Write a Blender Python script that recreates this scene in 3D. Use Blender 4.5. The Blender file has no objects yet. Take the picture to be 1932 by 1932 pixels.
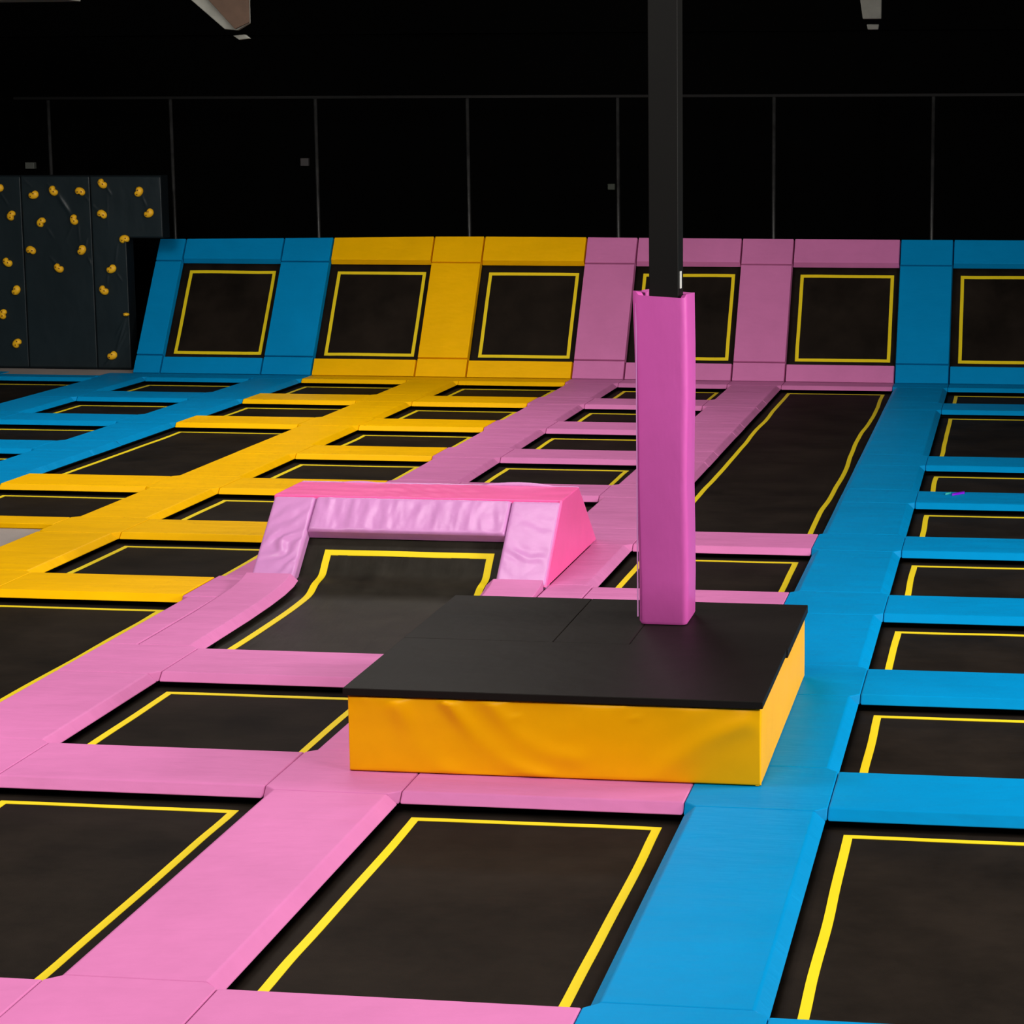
import bpy, bmesh, math, random
from mathutils import Vector, Matrix, noise
random.seed(7)
sc = bpy.context.scene
C = sc.collection

# ------------------------------------------------------------------ camera
CX, CY, FPX = 1320.648, 931.509, 4287.806
PITCH, ROLL, YAW = 0.159053, -0.001633, 0.139151
CAM = Vector((1.37188, -33.07413, 3.66857))
fwd = Vector((-math.sin(YAW)*math.cos(PITCH), math.cos(YAW)*math.cos(PITCH), -math.sin(PITCH)))
rgt = Vector((math.cos(YAW), math.sin(YAW), 0)); upv = rgt.cross(fwd)
r2 = math.cos(ROLL)*rgt + math.sin(ROLL)*upv
u2 = -math.sin(ROLL)*rgt + math.cos(ROLL)*upv
cd = bpy.data.cameras.new('camera'); cam = bpy.data.objects.new('camera', cd); C.objects.link(cam)
cam.matrix_world = Matrix(((r2.x, u2.x, -fwd.x, CAM.x), (r2.y, u2.y, -fwd.y, CAM.y), (r2.z, u2.z, -fwd.z, CAM.z), (0, 0, 0, 1)))
cd.sensor_fit = 'HORIZONTAL'; cd.sensor_width = 36; cd.lens = FPX/1932*36
cd.shift_x = (966-CX)/1932; cd.shift_y = (CY-966)/1932
cd.clip_end = 200
sc.camera = cam
def proj(x, y, z):
    q = Vector((x, y, z)) - CAM; d = q.dot(fwd)
    return CX+FPX*q.dot(r2)/d, CY-FPX*q.dot(u2)/d

# ------------------------------------------------------------------ world, lights, exposure
w = bpy.data.worlds.new('world'); sc.world = w; w.use_nodes = True
w.node_tree.nodes['Background'].inputs[0].default_value = (0.5, 0.55, 0.6, 1)
w.node_tree.nodes['Background'].inputs[1].default_value = 0.0
sc.view_settings.view_transform = 'Standard'; sc.view_settings.look = 'None'
sc.view_settings.gamma = 1; sc.view_settings.use_curve_mapping = False
sc.view_settings.exposure = 0.0
def area(loc, target, size, sizey, power, col=(1, .96, .9)):
    l = bpy.data.lights.new('hall_light', 'AREA'); l.shape = 'RECTANGLE'; l.size = size; l.size_y = sizey
    l.energy = power; l.color = col
    o = bpy.data.objects.new('hall_light', l); C.objects.link(o); o.location = loc
    o.rotation_euler = (Vector(target)-Vector(loc)).to_track_quat('-Z', 'Y').to_euler()
    return o
LIGHTS = [((10, -18, 5), (-3, -16, 0), 3, 3, 1500), ((8, -26, 6.5), (0, -20, 0), 3, 3, 660), ((-8, -22, 7.8), (-7, -20, 0), 4, 2, 540),
          ((-3.4, -15.5, 7.8), (-3.4, -15.5, 0), 3, 1, 230), ((-10, -12, 6.6), (-9, 0, 1.2), 3, 1.6, 330), ((-7, -5, 7.8), (-7, -4.5, 0), 4, 2, 400),
          ((-2, -30, 7.8), (-2, -20, 0), 4, 2, 700)]
for l_ in LIGHTS: area(*l_)

# ------------------------------------------------------------------ materials
def mat(name, col, rough=.5, spec=.5, bump=.0, bscale=300, wr=.0, wscale=(3, 3, 3), var=.06, metal=0, vscale=1.3):
    m = bpy.data.materials.new(name); m.use_nodes = True; nt = m.node_tree; N = nt.nodes; L = nt.links
    b = N['Principled BSDF']; b.inputs['Roughness'].default_value = rough
    b.inputs['Specular IOR Level'].default_value = spec; b.inputs['Metallic'].default_value = metal
    tc = N.new('ShaderNodeNewGeometry')
    n1 = N.new('ShaderNodeTexNoise'); n1.inputs['Scale'].default_value = vscale; n1.inputs['Detail'].default_value = 6
    n1.inputs['Roughness'].default_value = .65
    L.new(tc.outputs['Position'], n1.inputs['Vector'])
    cr = N.new('ShaderNodeValToRGB'); e = cr.color_ramp.elements
    e[0].position = .3; e[1].position = .7
    e[0].color = tuple(c*(1-var) for c in col)+(1,); e[1].color = tuple(min(1, c*(1+var)) for c in col)+(1,)
    L.new(n1.outputs['Fac'], cr.inputs['Fac']); L.new(cr.outputs['Color'], b.inputs['Base Color'])
    last = None
    if wr > 0:
        mp = N.new('ShaderNodeMapping'); mp.inputs['Scale'].default_value = wscale
        n2 = N.new('ShaderNodeTexNoise'); n2.inputs['Scale'].default_value = 1; n2.inputs['Detail'].default_value = 3
        L.new(tc.outputs['Position'], mp.inputs['Vector']); L.new(mp.outputs['Vector'], n2.inputs['Vector'])
        bp = N.new('ShaderNodeBump'); bp.inputs['Strength'].default_value = 1; bp.inputs['Distance'].default_value = wr
        L.new(n2.outputs['Fac'], bp.inputs['Height']); last = bp
    if bump > 0:
        n3 = N.new('ShaderNodeTexNoise'); n3.inputs['Scale'].default_value = bscale; n3.inputs['Detail'].default_value = 2
        L.new(tc.outputs['Position'], n3.inputs['Vector'])
        bp2 = N.new('ShaderNodeBump'); bp2.inputs['Strength'].default_value = 1; bp2.inputs['Distance'].default_value = bump
        L.new(n3.outputs['Fac'], bp2.inputs['Height'])
        if last: L.new(last.outputs['Normal'], bp2.inputs['Normal'])
        last = bp2
    if last: L.new(last.outputs['Normal'], b.inputs['Normal'])
    return m
def srgb(r, g, b):
    f = lambda c: (c/255/12.92) if c <= 10 else ((c/255+.055)/1.055)**2.4
    return (f(r), f(g), f(b))
VW = dict(rough=.5, spec=.05, bump=.0004, bscale=160, wr=.018, wscale=(1.7, 4.5, 3))
BLUE = mat('blue_vinyl', (0.0, .232, .52), **VW)
YEL = mat('yellow_vinyl', (.88, .46, .0), **VW)
PINK = mat('pink_vinyl', (.61, .18, .415), **VW)
LILAC = mat('lilac_vinyl', (.60, .25, .55), rough=.32, spec=.27, bump=.0003, bscale=160, wr=.01, wscale=(4, 4, 4))
COLP = mat('orchid_vinyl', (.58, .09, .39), rough=.4, spec=.3, bump=.0003, bscale=160, wr=.01, wscale=(6, 6, 2))
HOT = mat('hot_pink_vinyl', (.95, .125, .40), rough=.38, spec=.2, bump=.0003, bscale=160, wr=.003, wscale=(3, 8, 6))
AMBER = mat('amber_vinyl', (.90, .42, .0), rough=.42, spec=.12, bump=.0002, bscale=160, wr=.006, wscale=(2, 2, 2))
BLKV = mat('black_vinyl', (.0105, .0085, .0075), rough=.5, spec=.06, bump=.0004, bscale=160, wr=.008, wscale=(3, 3, 3), var=.12)
MESH = mat('black_jump_fabric', (.0115, .0082, .006), rough=.65, spec=.05, bump=.0006, bscale=220, wr=.01, wscale=(1.4, 2.5, 2), var=.5, vscale=1.3)
TAPE = mat('yellow_webbing', (.80, .60, .008), rough=.6, spec=.2, bump=.0005, bscale=200, var=.05)
STEEL = mat('black_painted_steel', (.003, .003, .003), rough=.6, spec=.15, var=.15)
POST = mat('mottled_black_post', (.022, .022, .022), rough=.35, spec=.4, var=.5, vscale=6)  # raised grey and mottling paint in the lit streaks on glossy black posts
WALL = mat('black_wall_paint', (.0006, .0006, .0006), rough=.9, spec=.03, var=.2)
CLIMB = mat('dark_slate_vinyl', (.012, .020, .024), rough=.38, spec=.3, bump=.0004, bscale=120, wr=.02, wscale=(2, 2, 1.2), var=.15)
CLIMBB = mat('dark_slate_backing', (.006, .009, .011), rough=.7, spec=.05)
CARPET = mat('grey_carpet', (.36, .31, .29), rough=.95, spec=.1, bump=.002, bscale=90, var=.12)
HOLD = mat('orange_resin', (1.0, .50, .012), rough=.45, spec=.4, bump=.0008, bscale=60, var=.1)
HOLE = mat('dark_bolt', (.12, .03, .005), rough=.5)
PALE = mat('pale_painted_concrete', (.13, .13, .115), rough=.8, spec=.2, var=.15, vscale=5)
BROWN = mat('brown_stained_board', (.045, .026, .017), rough=.8, spec=.2, var=.2, vscale=5)
WHITE = mat('white_plastic', (.75, .76, .72), rough=.5)
PURP = mat('purple_fabric', (.25, .0, .8), rough=.6)
TEAL = mat('teal_fabric', (.03, .5, .45), rough=.6)

# ------------------------------------------------------------------ helpers
def tag(o, label, cat, group=None, kind=None):
    if label: o['label'] = label
    if cat: o['category'] = cat
    if group: o['group'] = group
    if kind: o['kind'] = kind
    return o
def mesh(name, V, F, m, parent=None, loc=(0, 0, 0), rot=(0, 0, 0), bevel=0, seg=2, smooth=True):
    me = bpy.data.meshes.new(name); me.from_pydata([tuple(v) for v in V], [], F); me.update()
    bm = bmesh.new(); bm.from_mesh(me); bmesh.ops.recalc_face_normals(bm, faces=bm.faces); bm.to_mesh(me); bm.free()
    o = bpy.data.objects.new(name, me); C.objects.link(o); o.location = loc; o.rotation_euler = rot
    if m: me.materials.append(m)
    if parent: o.parent = parent
    if smooth and (bevel or smooth == 2):
        for p in me.polygons: p.use_smooth = True
    if bevel:
        md = o.modifiers.new('bevel', 'BEVEL'); md.width = bevel; md.segments = seg; md.limit_method = 'ANGLE'
        md.angle_limit = math.radians(20); md.harden_normals = True
    return o
def empty(name, loc=(0, 0, 0), rot=(0, 0, 0), parent=None):
    o = bpy.data.objects.new(name, None); C.objects.link(o); o.location = loc; o.rotation_euler = rot
    o.empty_display_size = .2
    if parent: o.parent = parent
    return o
def box(V, F, x0, x1, y0, y1, z0, z1):
    n = len(V)
    V += [(x0, y0, z0), (x1, y0, z0), (x1, y1, z0), (x0, y1, z0), (x0, y0, z1), (x1, y0, z1), (x1, y1, z1), (x0, y1, z1)]
    F += [[n+i for i in f] for f in ((0, 3, 2, 1), (4, 5, 6, 7), (0, 1, 5, 4), (1, 2, 6, 5), (2, 3, 7, 6), (3, 0, 4, 7))]
def boxobj(name, m, x0, x1, y0, y1, z0, z1, parent=None, bevel=0, seg=2):
    c = Vector(((x0+x1)/2, (y0+y1)/2, z0)) if parent is None else Vector((0, 0, 0))
    V, F = [], []; box(V, F, x0-c.x, x1-c.x, y0-c.y, y1-c.y, z0-c.z, z1-c.z)
    return mesh(name, V, F, m, parent, c, bevel=bevel, seg=seg)
def prism2(name, top, bot, m, parent=None, loc=(0, 0, 0), rot=(0, 0, 0), bevel=.012, seg=3):
    n = len(top); V = list(top)+list(bot)
    F = [list(range(n)), list(range(2*n-1, n-1, -1))]+[[i, n+i, n+(i+1) % n, (i+1) % n] for i in range(n)]
    return mesh(name, V, F, m, parent, loc, rot, bevel=bevel, seg=seg)
def fbm(x, y, z=0): return noise.noise(Vector((x, y, z)))+.5*noise.noise(Vector((2.1*x, 2.1*y, z+7)))
def cushion(name, wd, ln, th, m, fn=None, nx=40, ny=40, rnd=.02, parent=None, M=None, skew=None):
    """soft slab: local x in 0..wd, y in 0..ln, top at z=th with rounded rim and fn(x,y) relief; skew(x,y) -> (x,y)"""
    V, F = [], []
    def coord(i, n, L):
        t = i/n; e = rnd*1.0
        # denser near rims
        k = 3
        if i <= k: return e*i/k
        if i >= n-k: return L-e*(n-i)/k
        return e+(L-2*e)*(i-k)/(n-2*k)
    for j in range(ny+1):
        for i in range(nx+1):
            x = coord(i, nx, wd); y = coord(j, ny, ln)
            dx = min(x, wd-x); dy = min(y, ln-y)
            a = max(0, 1-dx/rnd); b = max(0, 1-dy/rnd)
            drop = rnd*(1-math.sqrt(max(0, 1-min(1, a*a+b*b))))
            z = th-drop
            if fn:
                k = min(1, min(dx, dy)/(rnd*1.5)); z += fn(x, y)*k
            xx, yy = (x, y) if skew is None else skew(x, y)
            V.append(Vector((xx, yy, z)))
    W = nx+1
    for j in range(ny):
        for i in range(nx): F.append([j*W+i, j*W+i+1, (j+1)*W+i+1, (j+1)*W+i])
    rim = [i for i in range(W)]+[j*W+nx for j in range(1, ny+1)]+[ny*W+i for i in range(nx-1, -1, -1)]+[j*W for j in range(ny-1, 0, -1)]
    base = len(V)
    for r in rim: V.append(Vector((V[r].x, V[r].y, 0)))
    n = len(rim)
    for i in range(n): F.append([rim[i], base+i, base+(i+1) % n, rim[(i+1) % n]])
    F.append([base+i for i in range(n)][::-1])
    if M is not None: V = [M@v for v in V]
    o = mesh(name, V, F, m, parent, smooth=2)
    o.data.polygons[-1].use_smooth = False
    for i in range(n): o.data.polygons[nx*ny+i].use_smooth = False
    return o

# ------------------------------------------------------------------ the hall shell
FZ = -1.0
def struct(name, m, *a):
    o = boxobj(name, m, *a); o['kind'] = 'structure'; return o
struct('floor', WALL, -24, 12, -36, 3.7, FZ-.1, FZ)
struct('ceiling', WALL, -24, 12, -36, 3.7, 8.6, 8.8)
struct('wall_back', WALL, -24, 12, 3.5, 3.7, FZ, 8.6)
struct('wall_left', WALL, -24.2, -24, -36, 3.7, FZ, 8.8)
struct('wall_right', WALL, 12, 12.2, -36, 3.7, FZ, 8.8)
struct('wall_front', WALL, -24, 12, -36.2, -36, FZ, 8.8)
# carpeted decks around the court
struct('floor_deck', CARPET, -14.2, -7.605, -16.9, -12.98, FZ, -.055)
struct('floor_walkway', CARPET, -18, -12.06, -.33, 1.6, FZ, -.01)
tb = struct('trim_1', WALL, -24, 12, 3.38, 3.5, 5.2, 5.42)

# ------------------------------------------------------------------ court grid
P, W, CH, TH = 2.4, .794, .066, .06
WC = .778
R = {1: -2.342, 2: -4.884, 3: -7.415, 4: -9.968, 5: -12.603, 6: -15.265, 7: -17.806, 8: -20.367, 9: -24.079, 10: -27.9}
G = .0015
R0F = -.5
colr = {-6: BLUE, -5: BLUE, -4: BLUE, -3: YEL, -2: PINK, -1: PINK, 0: BLUE, 1: BLUE}
cname = {BLUE.name: 'blue', YEL.name: 'yellow', PINK.name: 'pink'}
strip_desc = {-6: 'outermost left blue strip', -5: 'blue strip nearest the climbing wall', -4: 'blue strip bordering the yellow lanes', -3: 'yellow strip',
              -2: 'pink strip left of the ramp', -1: 'pink strip right of the ramp', 0: 'blue strip right of the platform', 1: 'blue strip at the far right'}
# lane = left strip k : rows that carry a cross pad
lanes = {-6: [2], -5: [1, 2, 3, 4, 5, 6], -4: [1, 2, 4], -3: [1, 2, 3, 4, 5, 6, 8], -2: [1, 2, 3, 4, 5, 7, 8, 9, 10], -1: [5, 6, 7, 8, 9, 10], 0: [1, 3, 4, 5, 6, 7, 8, 9, 10]}
lane_col = {-6: BLUE, -5: BLUE, -4: YEL, -3: YEL, -2: PINK, -1: PINK, 0: BLUE}
lane_desc = {-6: 'leftmost lane before the climbing wall', -5: 'blue lane left of the yellow lanes', -4: 'left yellow lane', -3: 'right yellow lane',
             -2: 'pink lane with the ramp', -1: 'pink lane with the padded column', 0: 'right-hand blue lane'}
ordn = ['', 'first', 'second', 'third', 'fourth', 'fifth', 'sixth', 'seventh', 'eighth', 'ninth', 'tenth', 'eleventh']
def inview(pts, mg=60):
    q = [proj(*p) for p in pts]
    return max(a for a, b in q) > -mg and min(a for a, b in q) < 1932+mg and max(b for a, b in q) > -mg and min(b for a, b in q) < 1932+mg
def xk(k, s): return k*P+s*W/2
def rowback(r): return 0.0 if r == 0 else R[r]+CH
def rowfront(r): return R0F if r == 0 else R[r]-WC

# cross pads
for k, rows in lanes.items():
    n = 0
    for r in [0]+rows:
        if (k, r) == (-2, 5): continue
        x0, x1 = xk(k, 1)+G, xk(k+1, -1)-G
        yb, yf = rowback(r), rowfront(r)
        if k == -6 and r == 0: yb, yf = -.34, -.73
        if k == -5 and r == 0: yf = -.58
        if not inview([(x0, yb, 0), (x1, yb, 0), (x0, yf, 0), (x1, yf, 0)]): continue
        n += 1
        cx, cy = (x0+x1)/2, (yb+yf)/2
        hx, hy = (x1-x0)/2, (yb-yf)/2
        bch = CH if r else .01
        top = [(-hx, hy-bch, 0), (hx, hy-bch, 0), (hx, -hy+CH, 0), (-hx, -hy+CH, 0)]
        bot = [(-hx, hy, -TH), (hx, hy, -TH), (hx, -hy, -TH), (-hx, -hy, -TH)]
        o = prism2('cross_pad', top, bot, lane_col[k], loc=(cx, cy, 0), rot=(random.uniform(-.001, .001), 0, random.uniform(-.0015, .0015)))
        cn = cname[lane_col[k].name]
        if r == 0: lb = f'{cn} floor pad at the back end of the {lane_desc[k]}'
        else: lb = f'{cn} crosswise pad, {ordn[r]} row from back wall, {lane_desc[k]}'
        tag(o, lb, 'floor pad', 'crosswise pads between trampolines')

def has(k, r):
    """cross pad at right side of strip k / left side"""
    rt = (r == 0) or (k in lanes and r in lanes[k]); lf = (r == 0) or ((k-1) in lanes and r in lanes[k-1])
    if k == -5 and r == 0: lf = True
    if k == -3 and r == 5: lf = True
    return lf, rt
def strip_piece(name, x0, x1, y0, y1, cl, cr, m, cfront=0, cback=0):
    """plain strip slab: chamfers cl / cr on left / right"""
    cx, cy = (x0+x1)/2, (y0+y1)/2; hx, hy = (x1-x0)/2, (y1-y0)/2
    top = [(-hx+cl, hy, 0), (hx-cr, hy, 0), (hx-cr, -hy, 0), (-hx+cl, -hy, 0)]
    bot = [(-hx, hy, -TH), (hx, hy, -TH), (hx, -hy, -TH), (-hx, -hy, -TH)]
    return prism2(name, top, bot, m, loc=(cx, cy, 0))
def tile(name, x0, x1, yb, yf, lf, rt, m, first=False):
    """junction tile: full width where a cross pad meets it, corners folded down to the bed"""
    # polygon counter-clockwise from back-left, top/bottom points
    cb = 0 if first else CH
    T, B = [], []
    def add(x, y, bx, by): T.append((x, y, 0)); B.append((bx, by, -TH))
    # back-right side going down
    T, B = [], []
    add(x0+CH, yb, x0+CH, yb) if not first else add(x0+(0 if lf else CH), yb, x0, yb)
    add(x1-CH, yb, x1-CH, yb) if not first else add(x1-(0 if rt else CH), yb, x1, yb)
    if not first:
        if rt: add(x1, yb-CH, x1, yb-.004)
        else: add(x1-CH, yb-CH, x1, yb-.004)
    if rt: add(x1, yf+CH, x1, yf+.004)
    else: add(x1-CH, yf+CH, x1, yf+.004)
    add(x1-CH, yf, x1-CH, yf)
    add(x0+CH, yf, x0+CH, yf)
    if lf: add(x0, yf+CH, x0, yf+.004)
    else: add(x0+CH, yf+CH, x0, yf+.004)
    if not first:
        if lf: add(x0, yb-CH, x0, yb-.004)
        else: add(x0+CH, yb-CH, x0, yb-.004)
    c = Vector(((x0+x1)/2, (yb+yf)/2, 0))
    return prism2(name, [Vector(p)-c for p in T], [Vector(p)-c for p in B], m, loc=c, bevel=.008)
split = {(-2, 7): 'R', (-1, 5): 'L', (-1, 6): 'L'}
for k in range(-6, 2):
    rows = [0]+sorted({r for r in range(1, 11) if has(k, r)[0] or has(k, r)[1]})
    m = colr[k]; cn = cname[m.name]; nt = ns = 0
    x0, x1 = xk(k, -1), xk(k, 1)
    for i, r in enumerate(rows):
        yb, yf = rowback(r), rowfront(r)
        lf, rt = has(k, r)
        xa, xb = x0+G, x1-G
        # halves beside the ramp
        if k == -2 and r == 6: xb = -4.885
        if k == -1 and r == 6: xa = -2.375
        if inview([(xa, yb, 0), (xb, yb, 0), (xa, yf, 0), (xb, yf, 0)], 600 if k == 1 else 60):
            nt += 1
            if k == -2 and r == 6: o = strip_piece('junction_pad', xa, xb, yf+G, yb-G, .01, .004, m)
            elif k == -1 and r == 6: o = strip_piece('junction_pad', xa, xb, yf+G, yb-G, .004, .004, m)
            else: o = tile('junction_pad', xa, xb, yb-G, yf+G, lf, rt, m, first=(r == 0))
            lb = f'square {cn} junction pad, {ordn[nt]} from back, {strip_desc[k]}'
            tag(o, lb, 'floor pad', 'junction pads where strips cross')
        if i+1 < len(rows):
            yn = rowback(rows[i+1])
            xa, xb = x0+G, x1-G; cl = cr = CH
            if k == -2 and (r, rows[i+1]) in ((5, 6), (6, 7)): xb = -4.885; cr = .004
            if k == -1 and (r, rows[i+1]) in ((5, 6), (6, 7)): xa = -2.375; cl = .004
            if k == -3 and r == 5: cl = .004
            if inview([(xa, yf, 0), (xb, yf, 0), (xa, yn, 0), (xb, yn, 0)], 600 if k == 1 else 60):
                ns += 1
                o = strip_piece('strip_pad', xa, xb, yn+G, yf-G, cl, cr, m)
                lb = f'lengthwise {cn} pad, {ordn[ns]} section from back, {strip_desc[k]}'
                tag(o, lb, 'floor pad', 'lengthwise pads between trampolines')

# front pad of the left yellow lane, vertical face down to the grey deck
x0, x1 = -9.2+G, -7.6-G
o = boxobj('edge_pad', YEL, x0, x1, -12.985, -12.603, -.054, 0, bevel=.01, seg=2)
tag(o, 'narrow yellow pad edging the grey carpet deck at left', 'floor pad')
x0, x1 = xk(-4, -1)+G, xk(-4, 1)-G

# lead-in pads that climb on to the ramp
def leadin(x0, x1, side, ln, label):
    prof = [(-17.735, 0), (-16.6, .0), (-16.1, .008), (-15.75, .022), (-15.52, .045), (-15.40, .075)]
    V, F = [], []
    for (y, z) in prof:
        zb = z-TH
        if side == 'L': V += [(x0+.004, y, z), (x1-CH, y, z), (x1, y, zb), (x0, y, -TH)]
        else: V += [(x0+CH, y, z), (x1-.004, y, z), (x1, y, -TH), (x0, y, zb)]
    n = len(prof)
    for i in range(n-1):
        for j in range(4): F.append([i*4+j, i*4+(j+1) % 4, (i+1)*4+(j+1) % 4, (i+1)*4+j])
    F.append([3, 2, 1, 0]); F.append([(n-1)*4+j for j in range(4)])
    o = mesh('lead_in_pad', V, F, PINK, bevel=.008)
    tag(o, label, 'floor pad', 'pads leading on to the ramp')
leadin(-4.88, -4.43, 'L', 0, 'pink pad curling up to the left foot of the pink ramp')
leadin(-2.86, -2.38, 'R', 0, 'pink pad meeting the right foot of the pink ramp behind the platform')

# trampolines
def bed_mesh(name, x0, x1, y0, y1, z, m, parent, seed, amp=.006):
    nx = max(4, int((x1-x0)/.12)); ny = max(4, int((y1-y0)/.12)); V, F = [], []
    for j in range(ny+1):
        for i in range(nx+1):
            x = x0+(x1-x0)*i/nx; y = y0+(y1-y0)*j/ny
            e = min(1, 4*min(i/nx, 1-i/nx, j/ny, 1-j/ny))
            V.append((x, y, z-e*.012+e*amp*fbm(x*.9+seed, y*.6)))
    for j in range(ny):
        for i in range(nx): a = j*(nx+1)+i; F.append([a, a+1, a+nx+2, a+nx+1])
    # thickness
    n = len(V); V += [(v[0], v[1], v[2]-.008) for v in V]; F += [[n+i for i in f[::-1]] for f in F]
    rim = [i for i in range(nx+1)]+[j*(nx+1)+nx for j in range(1, ny+1)]+[ny*(nx+1)+i for i in range(nx-1, -1, -1)]+[j*(nx+1) for j in range(ny-1, 0, -1)]
    for i in range(len(rim)): a, b = rim[i], rim[(i+1) % len(rim)]; F.append([b, a, a+n, b+n])
    o = mesh(name, V, F, m, parent, smooth=2)
    return o
def tape_mesh(x0, x1, y0, y1, z, parent, seed, tw=.05, wob=.004, amp=.006, bx=None, wavy=0):
    """rectangular stripe sewn on the bed"""
    V, F = [], []
    bx0, bx1, by0, by1 = bx
    def zz(x, y):
        i = (x-bx0)/(bx1-bx0); j = (y-by0)/(by1-by0); e = max(0, min(1, 4*min(i, 1-i, j, 1-j)))
        return z-e*.012+e*amp*fbm(x*.9+seed, y*.6)+.003
    corners = [(x0, y0), (x1, y0), (x1, y1), (x0, y1)]
    out, inn = [], []
    for c in range(4):
        a = Vector(corners[c]); b = Vector(corners[(c+1) % 4]); d = (b-a); L = d.length; d.normalize(); nrm = Vector((-d.y, d.x))
        n = max(6, int(L/.12))
        for i in range(n):
            t = i/n; e = min(1, 6*min(t, 1-t))
            s = noise.noise(Vector((seed*3+c*5, t*L*1.1, 1)))*wob*2*e
            if wavy and c == 1: s += wavy*math.sin((b-a).length*t*1.05+.6)*e
            o_ = a+d*L*t+nrm*s
            q = a+d*(tw+(L-2*tw)*t)+nrm*(tw+s)
            out.append(o_); inn.append(q)
    n = len(out)
    for p in out: V.append((p.x, p.y, zz(p.x, p.y)))
    for p in inn: V.append((p.x, p.y, zz(p.x, p.y)))
    for i in range(n): F.append([i, (i+1) % n, n+(i+1) % n, n+i])
    k = len(V); V += [(v[0], v[1], v[2]-.0035) for v in V]; F += [[k+i for i in f[::-1]] for f in list(F)]
    for i in range(n):
        F.append([i, k+i, k+(i+1) % n, (i+1) % n]); F.append([n+i, n+(i+1) % n, k+n+(i+1) % n, k+n+i])
    return mesh('border_stripe', V, F, TAPE, parent)
BZ = -.098
for k, rows in lanes.items():
    rr = [0]+rows; nb = 0
    if k == -4: rr = [0, 1, 2, 4, 5]
    if k == -3: rr = [0, 1, 2, 3, 4, 5, 6, 8]
    for i in range(len(rr)-1):
        a, b = rr[i], rr[i+1]
        if k == -2 and (a, b) == (5, 7): continue
        ya = rowfront(a); yb_ = R[b]+CH
        if k == -6 and a == 0: ya = -.73
        if k == -5 and a == 0: ya = -.58
        if k == -4 and b == 5: yb_ = -12.60
        x0, x1 = xk(k, 1), xk(k+1, -1)
        if not inview([(x0, ya, BZ), (x1, ya, BZ), (x0, yb_, BZ), (x1, yb_, BZ)], 20): continue
        nb += 1
        long_ = abs(ya-yb_) > 3
        cy = (ya+yb_)/2; cx = (x0+x1)/2
        t = empty('trampoline', (cx, cy, BZ))
        hx, hy = (x1-x0)/2+.07, (ya-yb_)/2+.05
        sd = k*3.1+a*1.7
        bed = bed_mesh('jumping_bed', -hx, hx, -hy, hy, 0, MESH, t, sd)
        h2x, h2y = (x1-x0)/2-.10, (ya-yb_)/2-.105
        tape_mesh(-h2x, h2x, -h2y, h2y, 0, t, sd, bx=(-hx, hx, -hy, hy), wob=.006 if not long_ else .007, wavy=.022 if (k == -1 and a == 0) else 0)
        kind = 'long black trampoline bed' if long_ else 'black trampoline bed'
        tag(t, f'{kind}, {ordn[nb]} from back wall, {lane_desc[k]}', 'trampoline', 'trampolines sunk in the floor')

# steel grid under the pads
V, F = [], []
for k in range(-6, 2):
    ym = {-6: -6, -5: -15}.get(k, -31)
    x = k*P
    if k in (-4,): ym = -12.9
    if k == -5: ym = -12.9
    box(V, F, x-.30, x+.30, ym, -.05, -.30, -TH-.003)
    y = -.4
    while y > ym: box(V, F, x-.05, x+.05, y-.05, y+.05, FZ, -.30); y -= 2.5
for k, rows in lanes.items():
    for r in rows:
        y = R[r]-WC/2+CH/2
        if k in (-6, -5) and r > 4: continue
        box(V, F, k*P+.30, (k+1)*P-.30, y-.28, y+.28, -.30, -TH-.003)
o = mesh('support_scaffold', V, F, STEEL, smooth=False)
tag(o, 'black steel grid carrying the pads and beds of the trampoline court', 'frame')

# ------------------------------------------------------------------ sloped wall of trampolines
SA = math.atan2(2.034, 1.386); SL = math.hypot(2.034, 1.386)
wall_rot = (SA, 0, 0)
def sl(x, v, n=0):  # point on slope
    return Vector((x, math.cos(SA)*v-math.sin(SA)*n, math.sin(SA)*v+math.cos(SA)*n))
V1, V2 = .325, 2.0     # lower / upper seam along the slope
def topv(x): return SL-.055*max(0, min(1, (-7.4-x)/4.6))**1 + .02*math.exp(-((x+6.5)/3)**2)
WT = .09
def wpad(name, x0, x1, v0, v1, m, label, c=(.012, .012, .012, .012), top=False):
    """pad on slope; c = chamfer left,right,bottom,top"""
    cx = (x0+x1)/2; cv = (v0+v1)/2
    g = G
    va, vb = (topv(x0), topv(x1)) if top else (v1, v1)
    l, r, b, t = c
    T = [(x0+g+l-cx, v0+g+b-cv, 0), (x1-g-r-cx, v0+g+b-cv, 0), (x1-g-r-cx, vb-g-t-cv, 0), (x0+g+l-cx, va-g-t-cv, 0)]
    B = [(x0+g-cx, v0+g-cv, -WT), (x1-g-cx, v0+g-cv, -WT), (x1-g-cx, vb-g-cv, -WT), (x0+g-cx, va-g-cv, -WT)]
    o = prism2(name, T, B, m, loc=sl(cx, cv), rot=wall_rot, bevel=.006)
    tag(o, label, 'wall pad', 'pads of the sloped trampoline wall')
wstr = {-5: 'at the left end, beside the climbing wall', -4: 'left of the yellow panels', -3: 'between the two yellow trampolines', -2: 'left of the column',
        -1: 'just right of the column', 0: 'right of the last pink trampoline', 1: 'far right'}
wcol = {-5: BLUE, -4: BLUE, -3: YEL, -2: PINK, -1: PINK, 0: BLUE, 1: BLUE}
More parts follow.
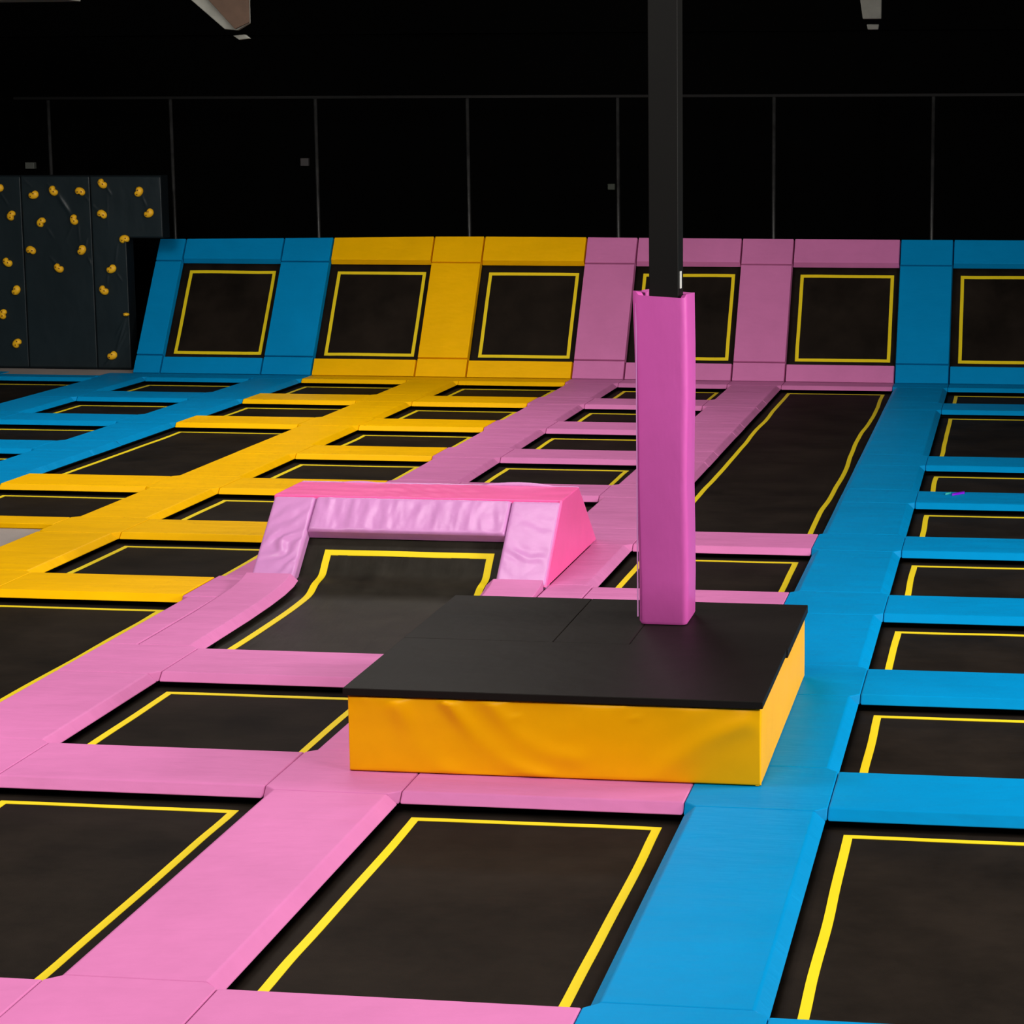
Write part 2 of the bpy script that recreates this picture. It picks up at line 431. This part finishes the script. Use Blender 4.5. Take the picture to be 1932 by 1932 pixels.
for k in range(-5, 2):
    x0, x1 = xk(k, -1), xk(k, 1)
    if k == -5: x0 = -12.03; x1 = -11.59
    
    m = wcol[k]; cn = cname[m.name]
    wpad('wall_pad', x0, x1, .0, V1, m, f'low {cn} square pad on sloped wall, {wstr[k]}')
    wpad('wall_pad', x0, x1, V1, V2, m, f'upright {cn} pad up the sloped wall, {wstr[k]}')
    wpad('wall_pad', x0, x1, V2, SL, m, f'top {cn} square pad on sloped wall, {wstr[k]}', top=True)
bays = {-5: (BLUE, 'blue', 'next to the climbing wall'), -4: (YEL, 'yellow', 'left of the two yellow ones'), -3: (YEL, 'yellow', 'right of the two yellow ones'),
        -2: (PINK, 'pink', 'behind the padded column'), -1: (PINK, 'pink', 'right of the column'), 0: (BLUE, 'blue', 'cut by the right edge of the photo')}
for k, (m, cn, ds) in bays.items():
    x0, x1 = xk(k, 1), xk(k+1, -1)
    if k == -5: x0 = -11.59
    wpad('wall_pad', x0, x1, .0, V1, m, f'lower {cn} pad under the wall trampoline {ds}', c=(.012, .012, .012, .03))
    wpad('wall_pad', x0, x1, V2, SL, m, f'upper {cn} pad above the wall trampoline {ds}', c=(.012, .012, .04, .012), top=True)
    t = empty('wall_trampoline', sl((x0+x1)/2, (V1+V2)/2, -.1), wall_rot)
    hx, hy = (x1-x0)/2+.07, (V2-V1)/2+.06
    sd = 40+k*2.3
    bed_mesh('jumping_bed', -hx, hx, -hy, hy, 0, MESH, t, sd, amp=.004)
    tx, ty0, ty1 = (x1-x0)/2-.10, -(V2-V1)/2+.075, (V2-V1)/2-.115
    tape_mesh(-tx+.02, tx+.02, ty0, ty1, 0, t, sd, bx=(-hx, hx, -hy, hy), wob=.003, amp=.004)
    tag(t, f'sloped trampoline framed {cn} on the back wall, {ds}', 'trampoline', 'trampolines of the sloped wall')
# frame behind the slope
V, F = [], []
for k in range(-5, 2):
    xa, xb = k*P-.25, k*P+.25
    if k == -5: xa, xb = -12.0, -11.75
    n = len(V)
    for x in (xa, xb):
        for (v, nn) in ((0.05, -WT-.004), (SL-.12, -WT-.004), (SL-.12, -WT-.15), (0.05, -WT-.15)):
            p = sl(x, v, nn); V.append(p)
    F += [[n, n+1, n+2, n+3], [n+7, n+6, n+5, n+4]]+[[n+i, n+4+i, n+4+(i+1) % 4, n+(i+1) % 4] for i in range(4)]
    pt = sl(0, SL-.12, -WT-.1)
    box(V, F, xa, xa+.1, pt.y-.02, pt.y+.08, FZ, pt.z)
for v in (.16, 2.2):
    p = sl(0, v, -WT-.07); box(V, F, -12.0, 2.6, p.y-.03, p.y+.03, p.z-.03, p.z+.03)
o = mesh('sloped_wall_frame', V, F, STEEL, smooth=False)
tag(o, 'black steel frame carrying the sloped wall of trampolines', 'frame')

# ------------------------------------------------------------------ net posts and rail
for i, x in enumerate([-14.32, -11.92, -9.56, -7.13, -4.77, -2.36, .05]):
    V, F = [], []
    n = 10; rd = .028
    for z in (FZ, 4.15):
        for a in range(n): V.append((rd*math.cos(2*math.pi*a/n), rd*math.sin(2*math.pi*a/n), z-FZ))
    for a in range(n): F.append([a, (a+1) % n, n+(a+1) % n, n+a])
    F += [list(range(n))[::-1], list(range(n, 2*n))]
    o = mesh('net_post', V, F, POST, loc=(x, 2.6 if x < -12 else 1.75, FZ), smooth=2)
    tag(o, f'thin dark post behind the court, {ordn[i+1]} from the left', 'post', 'posts of the dark back screen')
o = boxobj('top_rail', STEEL, -14.5, 2.6, 1.70, 1.80, 4.15, 4.19)
tag(o, 'thin black rail running across the tops of the back posts', 'rail')

# ------------------------------------------------------------------ padded platform
PX0, PX1, PY0, PY1 = -2.41, -.012, -20.735, -18.10
plat = empty('padded_platform', ((PX0+PX1)/2, (PY0+PY1)/2, 0))
tag(plat, 'yellow padded box with a black top around the foot of the column', 'platform')
pc = Vector(plat.location)
V, F = [], []
box(V, F, PX0+.03-pc.x, PX1-.03-pc.x, PY0+.03-pc.y, PY1-.03-pc.y, 0.002, .45)
mesh('box_core', V, F, AMBER, plat, smooth=False)
def ridge(x, y, pts):
    s = 0
    for (xa, ya, xb, yb, h, wd) in pts:
        dx, dy = xb-xa, yb-ya; L2 = dx*dx+dy*dy; t = max(0, min(1, ((x-xa)*dx+(y-ya)*dy)/L2))
        px, py = xa+t*dx, ya+t*dy + .10*math.sin(math.pi*t)*(-1 if dx > 0 else .4)
        dd = math.hypot(x-px, y-py); s += h*math.exp(-(dd/wd)**2)*(1-.6*t)
    return s
folds = [(.60, .44, 1.15, .0, .020, .05), (.85, .44, 1.35, .12, .012, .06), (.30, .40, .62, .0, .012, .06), (2.3, .36, 1.75, .0, .012, .07), (.10, .45, .11, .0, .006, .02),
         (1.62, .45, 1.68, .38, .008, .03), (.95, .45, .99, .36, .008, .03), (1.5, .40, 1.45, .0, .008, .16), (2.0, .40, 2.05, .1, .006, .12)]
Mf = Matrix.Translation((PX0-pc.x, PY0+.035-pc.y, .004))@Matrix.Rotation(math.radians(90), 4, 'X')
cushion('front_cover', PX1-PX0, .448, .035, AMBER, lambda x, y: 1.8*ridge(x, y, folds)+.006*fbm(x*2, y*3), nx=120, ny=36, rnd=.012, parent=plat, M=Mf)
Mr = Matrix.Translation((PX1-.031-pc.x, PY0+.003-pc.y, .004))@Matrix.Rotation(math.radians(90), 4, 'Z')@Matrix.Rotation(math.radians(90), 4, 'X')
cushion('side_cover', PY1-PY0, .448, .031, AMBER, lambda x, y: .003*fbm(x*2, y*3), nx=50, ny=12, rnd=.01, parent=plat, M=Mr)
V, F = [], []; box(V, F, PX0+.001-pc.x, PX0+.031-pc.x, PY0+.04-pc.y, PY1-pc.y, .004, .452); mesh('side_cover', V, F, AMBER, plat, bevel=.008)
V, F = [], []; box(V, F, PX0+.032-pc.x, PX1-.034-pc.x, PY1-.029-pc.y, PY1-pc.y, .004, .452); mesh('back_cover', V, F, AMBER, plat, bevel=.008)
def capmat(x0, x1, y0, y1, z0=.455, z1=.5):
    V, F = [], []; box(V, F, x0-pc.x, x1-pc.x, y0-pc.y, y1-pc.y, z0, z1)
    return mesh('top_mat', V, F, BLKV, plat, bevel=.006, seg=3)
capmat(PX0-.022, PX1+.012, PY0-.022, -19.4315)
capmat(PX0-.022, -1.472, -19.43, PY1+.01)
capmat(-1.471, -.987, -19.43, PY1+.01)
capmat(-.986, PX1+.02, -19.43, PY1+.01, z0=.44, z1=.497)

# ------------------------------------------------------------------ column and its pad
cx, cy = -.862, -18.66
o = boxobj('steel_column', mat('column_paint', (.004, .0037, .0032), rough=.55, spec=.12, var=.1), cx-.095, cx+.093, cy-.11, cy+.11, .502, 8.6, bevel=.006)
tag(o, 'tall square black steel column rising from the padded platform', 'column')
pv = empty('column_pad', (cx, cy, .502))
tag(pv, 'bright orchid-pink padded sleeve around the foot of the black column', 'column pad')
def ring(hx, hy, c, z, off=(0, 0), n=5):
    pts = []
    for sx, sy in ((1, -1), (1, 1), (-1, 1), (-1, -1)):
        for i in range(n):
            a = i/(n-1)
            # rounded corner
            if sx*sy < 0: th = (a)*math.pi/2 if sy < 0 else a*math.pi/2
            base = {(1, -1): -90, (1, 1): 0, (-1, 1): 90, (-1, -1): 180}[(sx, sy)]
            an = math.radians(base+90*a)
            pts.append(Vector((sx*(hx-c)+c*math.cos(an)+off[0], sy*(hy-c)+c*math.sin(an)+off[1], z)))
    return pts
V, F = [], []
zs = [0, .02, .3, .6, .9, 1.2, 1.5, 1.8, 2.0, 2.08, 2.12]
rings = []
for i, z in enumerate(zs):
    g = 1+.02*noise.noise(Vector((z*1.3, 3, 1)))
    t = z/2.12
    hx = (.160+.014*t)*g; hy = (.200+.01*t)*g
    rg = ring(hx, hy, .045, z, (-.012*t+.004*math.sin(z*5), 0))
    if i == 0: rg = ring(hx-.01, hy-.01, .04, z)
    if i == len(zs)-1:
        for q in rg: q.z += .028*noise.noise(Vector((q.x*7, q.y*7, 5)))+(.01 if q.x < 0 else 0)+(.02 if abs(q.x) > .15 and q.y < 0 else 0)
    rings.append(rg)
n = len(rings[0])
inner = [Vector((q.x*.80-.002, q.y*.80, q.z-.01)) for q in rings[-1]]; inner2 = [Vector((q.x*.78, q.y*.80, 1.8)) for q in rings[-1]]
innerb = [Vector((q.x*.78, q.y*.80, 0)) for q in rings[0]]
for rg in rings+[inner, inner2, innerb]: V += rg
for i in range(len(rings)+2):
    for j in range(n): F.append([i*n+j, i*n+(j+1) % n, (i+1)*n+(j+1) % n, (i+1)*n+j])
last = (len(rings)+2)*n
for j in range(n): F.append([last+j, last+(j+1) % n, (j+1) % n, j])
o = mesh('foam_sleeve', V, F, COLP, pv, smooth=2)
md = o.modifiers.new('es', 'EDGE_SPLIT'); md.split_angle = math.radians(50)
V, F = [], []; box(V, F, -.168, -.160, -.205, -.196, .05, 2.08); 
mesh('side_seam', V, F, LILAC, pv, bevel=.002)
o = boxobj('cable_clip', WHITE, cx+.0935, cx+.102, cy-.06, cy-.02, 2.665, 2.775, bevel=.002)
tag(o, 'small white strip fixed to the right side of the black column', 'clip')

# ------------------------------------------------------------------ ramp
KX0, KX1 = -4.87, -2.368
A0 = Vector((0, -15.37, 0)); A1 = Vector((0, -14.65, .605)); A2 = Vector((0, -13.93, .605)); A3 = Vector((0, -13.14, 0))
kk = empty('ramp_trampoline', ((KX0+KX1)/2, -14.3, 0))
tag(kk, 'pink padded ramp with its own sloping trampoline bed, in mid court', 'ramp')
kc = Vector(kk.location)
def sub(v): return Vector(v)-kc
sdir = (A1-A0).normalized(); snrm = Vector((0, -sdir.z, sdir.y)); SLN = (A1-A0).length
PT = .10
def prof_prism(name, prof, x0, x1, m, bevel=.01):
    n = len(prof); T = [sub((x0, p[0], p[1])) for p in prof]; B = [sub((x1, p[0], p[1])) for p in prof]
    return prism2(name, T, B, m, kk, bevel=bevel, seg=2)
# core set back behind the bed
b0 = A0-snrm*.16+sdir*.17; b1 = A1-snrm*.12
core = [(b0.y, .004), (A1.y+.06, .52), (A2.y, .54), (A3.y-.09, .004)]
prof_prism('foam_core', core, KX0+.03, KX1-.03, STEEL, bevel=0)
side = [(A0.y+.012, .002), (A1.y, A1.z-.004), (A2.y, A2.z-.004), (A3.y, .002)]
prof_prism('side_panel', side, KX1-.028, KX1, HOT, bevel=.006)
prof_prism('side_panel', [(A0.y+.06, .002), (A1.y+.02, A1.z-.05), (A2.y, A2.z-.05), (A3.y-.02, .002)], KX0+.012, KX0+.04, HOT, bevel=.006)
# top
def topskew(x, y): return x, y
Mt = Matrix.Translation(sub((KX0, A1.y+.005, A1.z-.05)))
ramp_wr = lambda x, y: .004*math.sin((x*1.5+y*1.2)*26+3*fbm(x*3, y*3))*max(0, 1-abs(x-1.15)/.8)+.006*fbm(x*2, y*5)-.004
cushion('top_panel', KX1-KX0-.002, A2.y-A1.y, .05, HOT, ramp_wr, nx=110, ny=22, rnd=.012, parent=kk, M=Mt)
# frame of the slope: local X across, Y up-slope, Z out
Rm = Matrix(((1, 0, 0), (0, sdir.y, snrm.y), (0, sdir.z, snrm.z))).to_4x4()
# right-handed check: x cross y = z
if Vector((1, 0, 0)).cross(sdir).dot(snrm) < 0: raise Exception
def onslope(x, v, n): return Matrix.Translation(sub(Vector((x, 0, 0))+A0+sdir*v+snrm*n))@Rm
lw = lambda x, y: .019*math.sin((y*1.0-x*.9)*34+4*fbm(x*3, y*4))*max(0, (1-abs(y-.45)/.5))*(.4+.6*(x/.37))*(.6+fbm(x*4, y*4+2))
cushion('side_pad', .372, SLN-.03, PT, LILAC, lw, nx=34, ny=80, rnd=.03, parent=kk, M=onslope(KX0+.002, .02, -PT))
rw = lambda x, y: .007*math.sin((y*1.3+x*.9)*22+3*fbm(x*3, y*3))*max(0, 1-abs(y-.35)/.45)*(.6+fbm(x*4, y*4+9))
cushion('side_pad', .432, SLN-.03, PT, LILAC, rw, nx=34, ny=70, rnd=.03, parent=kk, M=onslope(KX1-.434, .02, -PT))
hw = lambda x, y: .012*fbm(x*5.5, y*2.2+x*1.2)+.006*fbm(x*13, y*4+x*5)
cushion('header_pad', (KX1-.436)-(KX0+.376), SLN-.565, PT+.004, LILAC, hw, nx=110, ny=26, rnd=.028, parent=kk, M=onslope(KX0+.376, .555, -PT))
# back pad
bdir = (A3-A2).normalized(); bn = Vector((0, -bdir.z, bdir.y)); 
bn = Vector((0, .605, .79)).normalized()
Rb = Matrix(((-1, 0, 0), (0, bdir.y*-1, bn.y), (0, bdir.z*-1, bn.z))).to_4x4()
Mb = Matrix.Translation(sub(Vector((KX1-.002, 0, 0))+A3-bn*.05))@Rb
cushion('back_pad', KX1-KX0-.004, (A3-A2).length-.01, .07, LILAC, lambda x, y: .004*fbm(x*2, y*3), nx=40, ny=12, rnd=.02, parent=kk, M=Mb)
# flaps peeking over the back edge
for (xa, xb, h) in ((-4.52, -4.13, .018), (-3.25, -2.55, .035)):
    V, F = [], []
    nn = 8
    for i in range(nn+1):
        t = i/nn; z = .595+h*math.sin(math.pi*t)**.8+.006
        V += [sub((xa+(xb-xa)*t, A2.y+.003, .59)), sub((xa+(xb-xa)*t, A2.y+.003, z)), sub((xa+(xb-xa)*t, A2.y+.028, z-.006)), sub((xa+(xb-xa)*t, A2.y+.03, .57))]
    for i in range(nn):
        for j in range(4): F.append([i*4+j, i*4+(j+1) % 4, (i+1)*4+(j+1) % 4, (i+1)*4+j])
    F += [[3, 2, 1, 0], [nn*4+j for j in range(4)]]
    mesh('edge_flap', V, F, LILAC, kk, smooth=2)
# curved bed
pth = [(-17.86, BZ), (-17.0, BZ-.008), (-16.2, BZ-.006), (-15.75, BZ+.004), (-15.52, -.075), (-15.36, -.02)]
for v in (.16, .3, .45, .6, .75): p = A0+sdir*v-snrm*(.115); pth.append((p.y, p.z))
dens = []
for i in range(len(pth)-1):
    q0 = Vector(pth[max(0, i-1)]); q1 = Vector(pth[i]); q2 = Vector(pth[i+1]); q3 = Vector(pth[min(len(pth)-1, i+2)])
    for s in range(6):
        t = s/6
        dens.append(.5*((2*q1)+(q2-q0)*t+(2*q0-5*q1+4*q2-q3)*t*t+(3*q1-3*q2-q0+q3)*t**3))
dens.append(Vector(pth[-1]))
def strip_on(path, xa, xb, nx, off, name, m, parent, amp=.004):
    V, F = [], []
    for j, p in enumerate(path):
        d = (path[min(j+1, len(path)-1)]-path[max(0, j-1)]).normalized(); nv = Vector((-d.y, d.x))
        for i in range(nx+1):
            x = xa(p) + (xb(p)-xa(p))*i/nx
            rip = amp*fbm(x*3.2, p.x*.9)*(1 if p.y > -.05 else .3)+ (.006*fbm(x*9, p.x*1.5)*max(0, 1-abs(p.y-.06)/.16))
            q = p+nv*(off+rip); V.append(sub((x, q.x, q.y)))
    for j in range(len(path)-1):
        for i in range(nx): a = j*(nx+1)+i; F.append([a, a+1, a+nx+2, a+nx+1])
    return V, F
V, F = strip_on(dens, lambda p: -4.50 if p.x > -17.2 else -4.46, lambda p: -2.78, 60, 0, '', None, None)
n = len(V); V += [v-Vector((0, -.004, .008)) for v in V]; F += [[n+i for i in f[::-1]] for f in list(F)]
BEDK = mat('black_jump_fabric_ramp', (.020, .0172, .013), rough=.5, spec=.06, bump=.0006, bscale=220, wr=.006, wscale=(9, 2, 2), var=.3, vscale=3)
bed = mesh('jumping_bed', V, F, BEDK, kk, smooth=2)
# stripe on the bed: left run, right run, top run
def seg(path, x0, x1):
    V, F = strip_on(path, x0, x1, 3, .004, '', None, None)
    n = len(V); V += [v-Vector((0, -.001, .003)) for v in V]; F += [[n+i for i in f[::-1]] for f in list(F)]
    return V, F
body = [p for p in dens if p.x > -17.75 and p.x < -15.06]
# cut at slope coordinate v=.47 for the top run
cut = [p for p in dens if (p.x > -17.75)]
def vof(p): return (Vector((0, p.x, p.y))-A0).dot(sdir) if p.x > -15.36 else -1
fine = []
for a, b in zip(dens[:-1], dens[1:]):
    for s in range(4): fine.append(a.lerp(b, s/4))
VT = .44
run = [p for p in fine if p.x > -17.75 and vof(p) <= VT]
V, F = seg(run, lambda p: -4.335, lambda p: -4.275)
a, b = seg(run, lambda p: -2.945, lambda p: -2.885); n = len(V); V += a; F += [[n+i for i in f] for f in b]
runt = [p for p in fine if VT-.06 <= vof(p) <= VT]
a, b = seg(runt, lambda p: -4.275, lambda p: -2.945); n = len(V); V += a; F += [[n+i for i in f] for f in b]
mesh('border_stripe', V, F, TAPE, bed)

# ------------------------------------------------------------------ climbing wall
def wallpad(x0, x1, z0, z1, label, notch=None):
    y = .5
    if notch:
        pr = [(x0, z0), (notch[0], z0), (notch[0], notch[1]), (x1, notch[1]), (x1, z1), (x0, z1)]
    else: pr = [(x0, z0), (x1, z0), (x1, z1), (x0, z1)]
    T = [(a, 0, b) for a, b in pr]; B = [(a, .28, b) for a, b in pr]
    c = Vector(((x0+x1)/2, y, z0))
    o = prism2('climbing_wall_panel', [Vector(p)-Vector((c.x, 0, z0)) for p in T], [Vector(p)-Vector((c.x, 0, z0)) for p in B], CLIMBB, loc=c, bevel=.004)
    tag(o, label, 'climbing wall panel', 'panels of the climbing wall')
    return o
ZT = 2.985
wallpad(-15.05, -13.905, .0, ZT, 'dark padded climbing wall panel at the left edge of the photo')
wallpad(-13.90, -12.785, .0, ZT, 'dark padded climbing wall panel in the middle')
wallpad(-12.78, -11.64, .0, ZT, 'dark padded climbing wall panel nearest the blue sloped wall', notch=(-12.235, 2.03))
# creases: thin raised folds on the panels (part of panels)
def cl(u, v):   # crop pixels (4.6x of 0,300) -> X,Z on the plane Y=.5
    px, py = u/4.6, 300+v/4.6
    d = fwd+(px-CX)/FPX*r2-(py-CY)/FPX*u2; t = (.5-CAM.y)/d.y; p = CAM+d*t
    return p.x, p.z
creases = [(500, 310, 612, 478, .016, .03), (405, 215, 440, 240, .008, .014), (205, 180, 268, 236, .007, .012), (0, 290, 72, 400, .008, .014), (732, 325, 852, 452, .008, .014),
           (920, 240, 966, 312, .009, .014), (1235, 330, 1272, 412, .008, .014), (400, 590, 472, 692, .007, .014), (680, 570, 690, 715, .007, .014), (757, 690, 742, 762, .007, .012),
           (760, 850, 800, 935, .007, .014), (1020, 740, 1000, 905, .006, .016), (935, 1000, 930, 1090, .007, .012), (1010, 990, 1062, 1062, .008, .014), (1088, 1395, 1004, 1690, .013, .018),
           (1075, 1400, 1004, 1545, .010, .014), (1092, 1500, 1012, 1680, .010, .014), (985, 1712, 893, 1812, .015, .02), (1000, 1725, 930, 1815, .010, .014), (430, 850, 492, 912, .007, .014),
           (930, 320, 935, 580, .004, .012), (640, 560, 570, 700, .004, .02)]
cw = [(*cl(a_, b_), *cl(c_, d_), h_, w_) for a_, b_, c_, d_, h_, w_ in creases]
def cover(panel, x0, x1, z0, z1, notch=None):
    nx, nz = int((x1-x0)/.014), int((z1-z0)/.02); V, F = [], []
    o0 = Vector(panel.location)
    for j in range(nz+1):
        for i in range(nx+1):
            x = x0+(x1-x0)*i/nx; z = z0+(z1-z0)*j/nz; h = .003+.003*abs(fbm(x*2.5, z*1.6))
            for xa, za, xb, zb, hh, wd in cw:
                if min(xa, xb)-.08 < x < max(xa, xb)+.08 and min(za, zb)-.08 < z < max(za, zb)+.08:
                    dx, dz = xb-xa, zb-za; t = max(0, min(1, ((x-xa)*dx+(z-za)*dz)/(dx*dx+dz*dz)))
                    dd = math.hypot(x-xa-t*dx, z-za-t*dz); h += hh*math.exp(-(dd/wd)**2)*math.sin(math.pi*(.12+.76*t))
            e = min(i, nx-i, j, nz-j); h = h if e > 1 else .003
            V.append(Vector((x, .5-h, z))-o0)
    for j in range(nz):
        for i in range(nx):
            a = j*(nx+1)+i; xm = x0+(x1-x0)*(i+.5)/nx; zm = z0+(z1-z0)*(j+.5)/nz
            if notch and xm > notch[0] and zm < notch[1]: continue
            F.append([a, a+1, a+nx+2, a+nx+1])
    c = mesh('front_cover', V, F, CLIMB, panel, smooth=2)
    md = c.modifiers.new('s', 'SOLIDIFY'); md.thickness = .002; md.offset = -1
panels = [o for o in C.objects if o.name.startswith('climbing_wall_panel')]
for o, (a_, b_, nt_) in zip(panels, [(-15.045, -13.912, None), (-13.893, -12.792, None), (-12.773, -11.65, (-12.24, 2.035))]): cover(o, a_, b_, .02, ZT-.02, nt_)
holds = [(292, 312, 20, 'second in the top row'), (466, 272, -60, 'with a diagonal crease running down from it'), (703, 284, 160, 'left of the highest one'), (890, 210, -50, 'the highest of all'),
         (1205, 288, 60, 'upper right corner, upper of two'), (1292, 472, 35, 'upper right corner, lower and rightmost'), (105, 487, 240, 'upper left, alone at the left edge'),
         (365, 546, 230, 'below the second in the top row'), (647, 522, -80, 'at the lower end of the diagonal crease'), (893, 482, 150, 'straight below the highest one'),
         (1087, 695, 190, 'level with the top of the blue sloped wall'), (277, 794, 160, 'left of centre, mid height'), (711, 793, 60, 'centre, mid height'),
         (67, 893, -40, 'left edge, mid height'), (512, 943, -40, 'centre of the middle panel'), (967, 956, 30, 'right panel, mid height'), (903, 1135, -45, 'right panel, beside the seam'),
         (141, 1142, 55, 'left panel, lower middle'), (33, 1342, 250, 'leftmost in the lower part'), (1098, 1350, 90, 'small, on the right panel edge'),
         (155, 1596, 225, 'lowest on the left panel'), (975, 1706, 25, 'lowest of all, on the right panel'), (-12, 250, 0, 'cut by the left edge of the photo')]
hold_me = None
for (u, v, ang, ds) in holds:
    X, Z = cl(u, v)
    h = empty('climbing_hold', (X, .492, Z), (0, math.radians(-ang), 0))
    tag(h, f'orange climbing hold, {ds}', 'climbing hold', 'orange holds on the climbing wall')
    if hold_me is None:
        V, F = [], []
        nu, nv = 22, 7
        def rad(a): return .074*(1+.12*math.cos(2*a)+.1*math.cos(a)-.40*math.exp(-((a-math.pi/2)/.42)**2))
        for j in range(nv+1):
            t = j/nv; s = math.cos(t*math.pi/2)**.6 if j < nv else 0; z = .06*math.sin(t*math.pi/2)
            for i in range(nu):
                a = 2*math.pi*i/nu; r_ = rad(a)*s; V.append((r_*math.cos(a), -z-.002, r_*math.sin(a)))
        for j in range(nv):
            for i in range(nu): F.append([j*nu+i, j*nu+(i+1) % nu, (j+1)*nu+(i+1) % nu, (j+1)*nu+i])
        F.append(list(range(nu))[::-1])
        o1 = mesh('grip', V, F, HOLD, h, smooth=2)
        hold_me = [o1]
        for (cx_, cz_) in ((.028, .012), (-.03, -.01)):
            V, F = [], []; n = 0
            for y in (-.052, -.066):
                for i in range(8): a = 2*math.pi*i/8; V.append((cx_+.010*math.cos(a), y, cz_+.010*math.sin(a)))
            F += [[n+i, n+(i+1) % 8, n+8+(i+1) % 8, n+8+i] for i in range(8)]+[[n+8+i for i in range(8)], [n+i for i in range(8)][::-1]]
            hold_me.append(mesh('bolt', V, F, HOLE, h))
    else:
        for s in hold_me:
            c = s.copy(); C.objects.link(c); c.parent = h
    if ds.startswith('small'): h.scale = (.35, 1, .8)

# ------------------------------------------------------------------ small things on dark surfaces
o = boxobj('wall_box', mat('grey_box', (.08, .085, .075), rough=.6), -15.13, -14.97, 3.40, 3.50, 3.03, 3.14, bevel=.01); tag(o, 'small grey box on the dark back wall above the climbing wall', 'wall box')
o = boxobj('wall_box', mat('dim_box', (.035, .03, .032), rough=.6), -10.37, -10.23, 3.42, 3.50, 3.08, 3.21, bevel=.01); tag(o, 'tiny dim box on the back wall above the blue sloped panel', 'wall box')
o = boxobj('wall_box', mat('dim_green_box', (.02, .028, .016), rough=.6), -5.24, -5.12, 3.42, 3.50, 2.70, 2.80, bevel=.01); tag(o, 'tiny dim box on the back wall left of the column', 'wall box')

def bracket(name, pts, y0, y1, label, tip, m1, m2, split_x):
    """pale beam end: outline pts (x,z) front face; part right of the split is brown"""
    c = Vector((pts[0][0], y0, pts[0][1]))
    e = empty(name, c); tag(e, label, 'roof bracket')
    T = [Vector((a, y0, b))-c for a, b in pts]; B = [Vector((a, y1, b))-c for a, b in pts]
    prism2('bracket_body', T, B, m1, e, bevel=.01)
    if m2:
        T = [Vector((a, y0-.03, b))-c for a, b in split_x]; B = [Vector((a, y0-.002, b))-c for a, b in split_x]
        prism2('side_board', T, B, m2, e, bevel=.004)
    T = [Vector((a, y0+.05, b))-c for a, b in tip]; B = [Vector((a, y0+.12, b))-c for a, b in tip]
    prism2('bracket_foot', T, B, m1, e, bevel=.01)
bracket('roof_bracket', [(-10.6, 6.78), (-9.395, 5.343), (-8.95, 4.965), (-8.78, 4.95), (-8.62, 5.04), (-8.60, 6.78)], -4.0, -3.92,
        'pale slanted bracket with a brown side hanging at the upper left', [(-8.86, 4.885), (-8.70, 4.90), (-8.63, 4.845), (-8.78, 4.83)], PALE, BROWN,
        [(-9.15, 5.343), (-8.80, 4.965), (-8.605, 5.05), (-8.59, 6.7), (-10.2, 6.7)])
bracket('roof_bracket', [(-.664, 6.78), (-.664, 5.25), (-.63, 5.03), (-.40, 5.03), (-.39, 6.78)], -4.0, -3.92,
        'pale straight bracket hanging at the upper right', [(-.585, 4.965), (-.43, 4.965), (-.44, 4.90), (-.57, 4.90)], PALE, None, None)
o = boxobj('ceiling_duct', PALE, -14.5, -10.9, -4.5, -4.0, 5.335, 5.6, bevel=.01); tag(o, 'pale horizontal duct just showing in the top left corner', 'duct')
o = boxobj('roof_beam', WALL, -24, 12, -4.2, -3.4, 6.78, 7.3); tag(o, 'black roof beam crossing high above the court', 'beam')

# coloured scraps left on a blue pad
def ribbon(name, pts, wd, m, label):
    V, F = [], []
    z0 = .004; n = len(pts); c = Vector((pts[0][0], pts[0][1], 0))
    for i, (x, y) in enumerate(pts):
        for dy, z in ((-wd, z0-.003), (-wd, z0+.006), (wd, z0+.010), (wd, z0-.003)): V.append(Vector((x, y+dy, z))-c)
    for i in range(n-1):
        for j in range(4): F.append([i*4+j, i*4+(j+1) % 4, (i+1)*4+(j+1) % 4, (i+1)*4+j])
    F += [[3, 2, 1, 0], [(n-1)*4+j for j in range(4)]]
    o = mesh(name, V, F, m, loc=c, smooth=2); tag(o, label, 'scrap')
ribbon('fabric_scrap', [(.75, -10.19), (.78, -10.15), (.82, -10.1), (.85, -10.05), (.87, -10.05)], .05, PURP, 'tiny purple scrap lying on the blue pad at right')
ribbon('fabric_scrap', [(.68, -10.17), (.71, -10.12), (.735, -10.06)], .03, TEAL, 'tiny teal scrap left of the purple scrap on the blue pad')
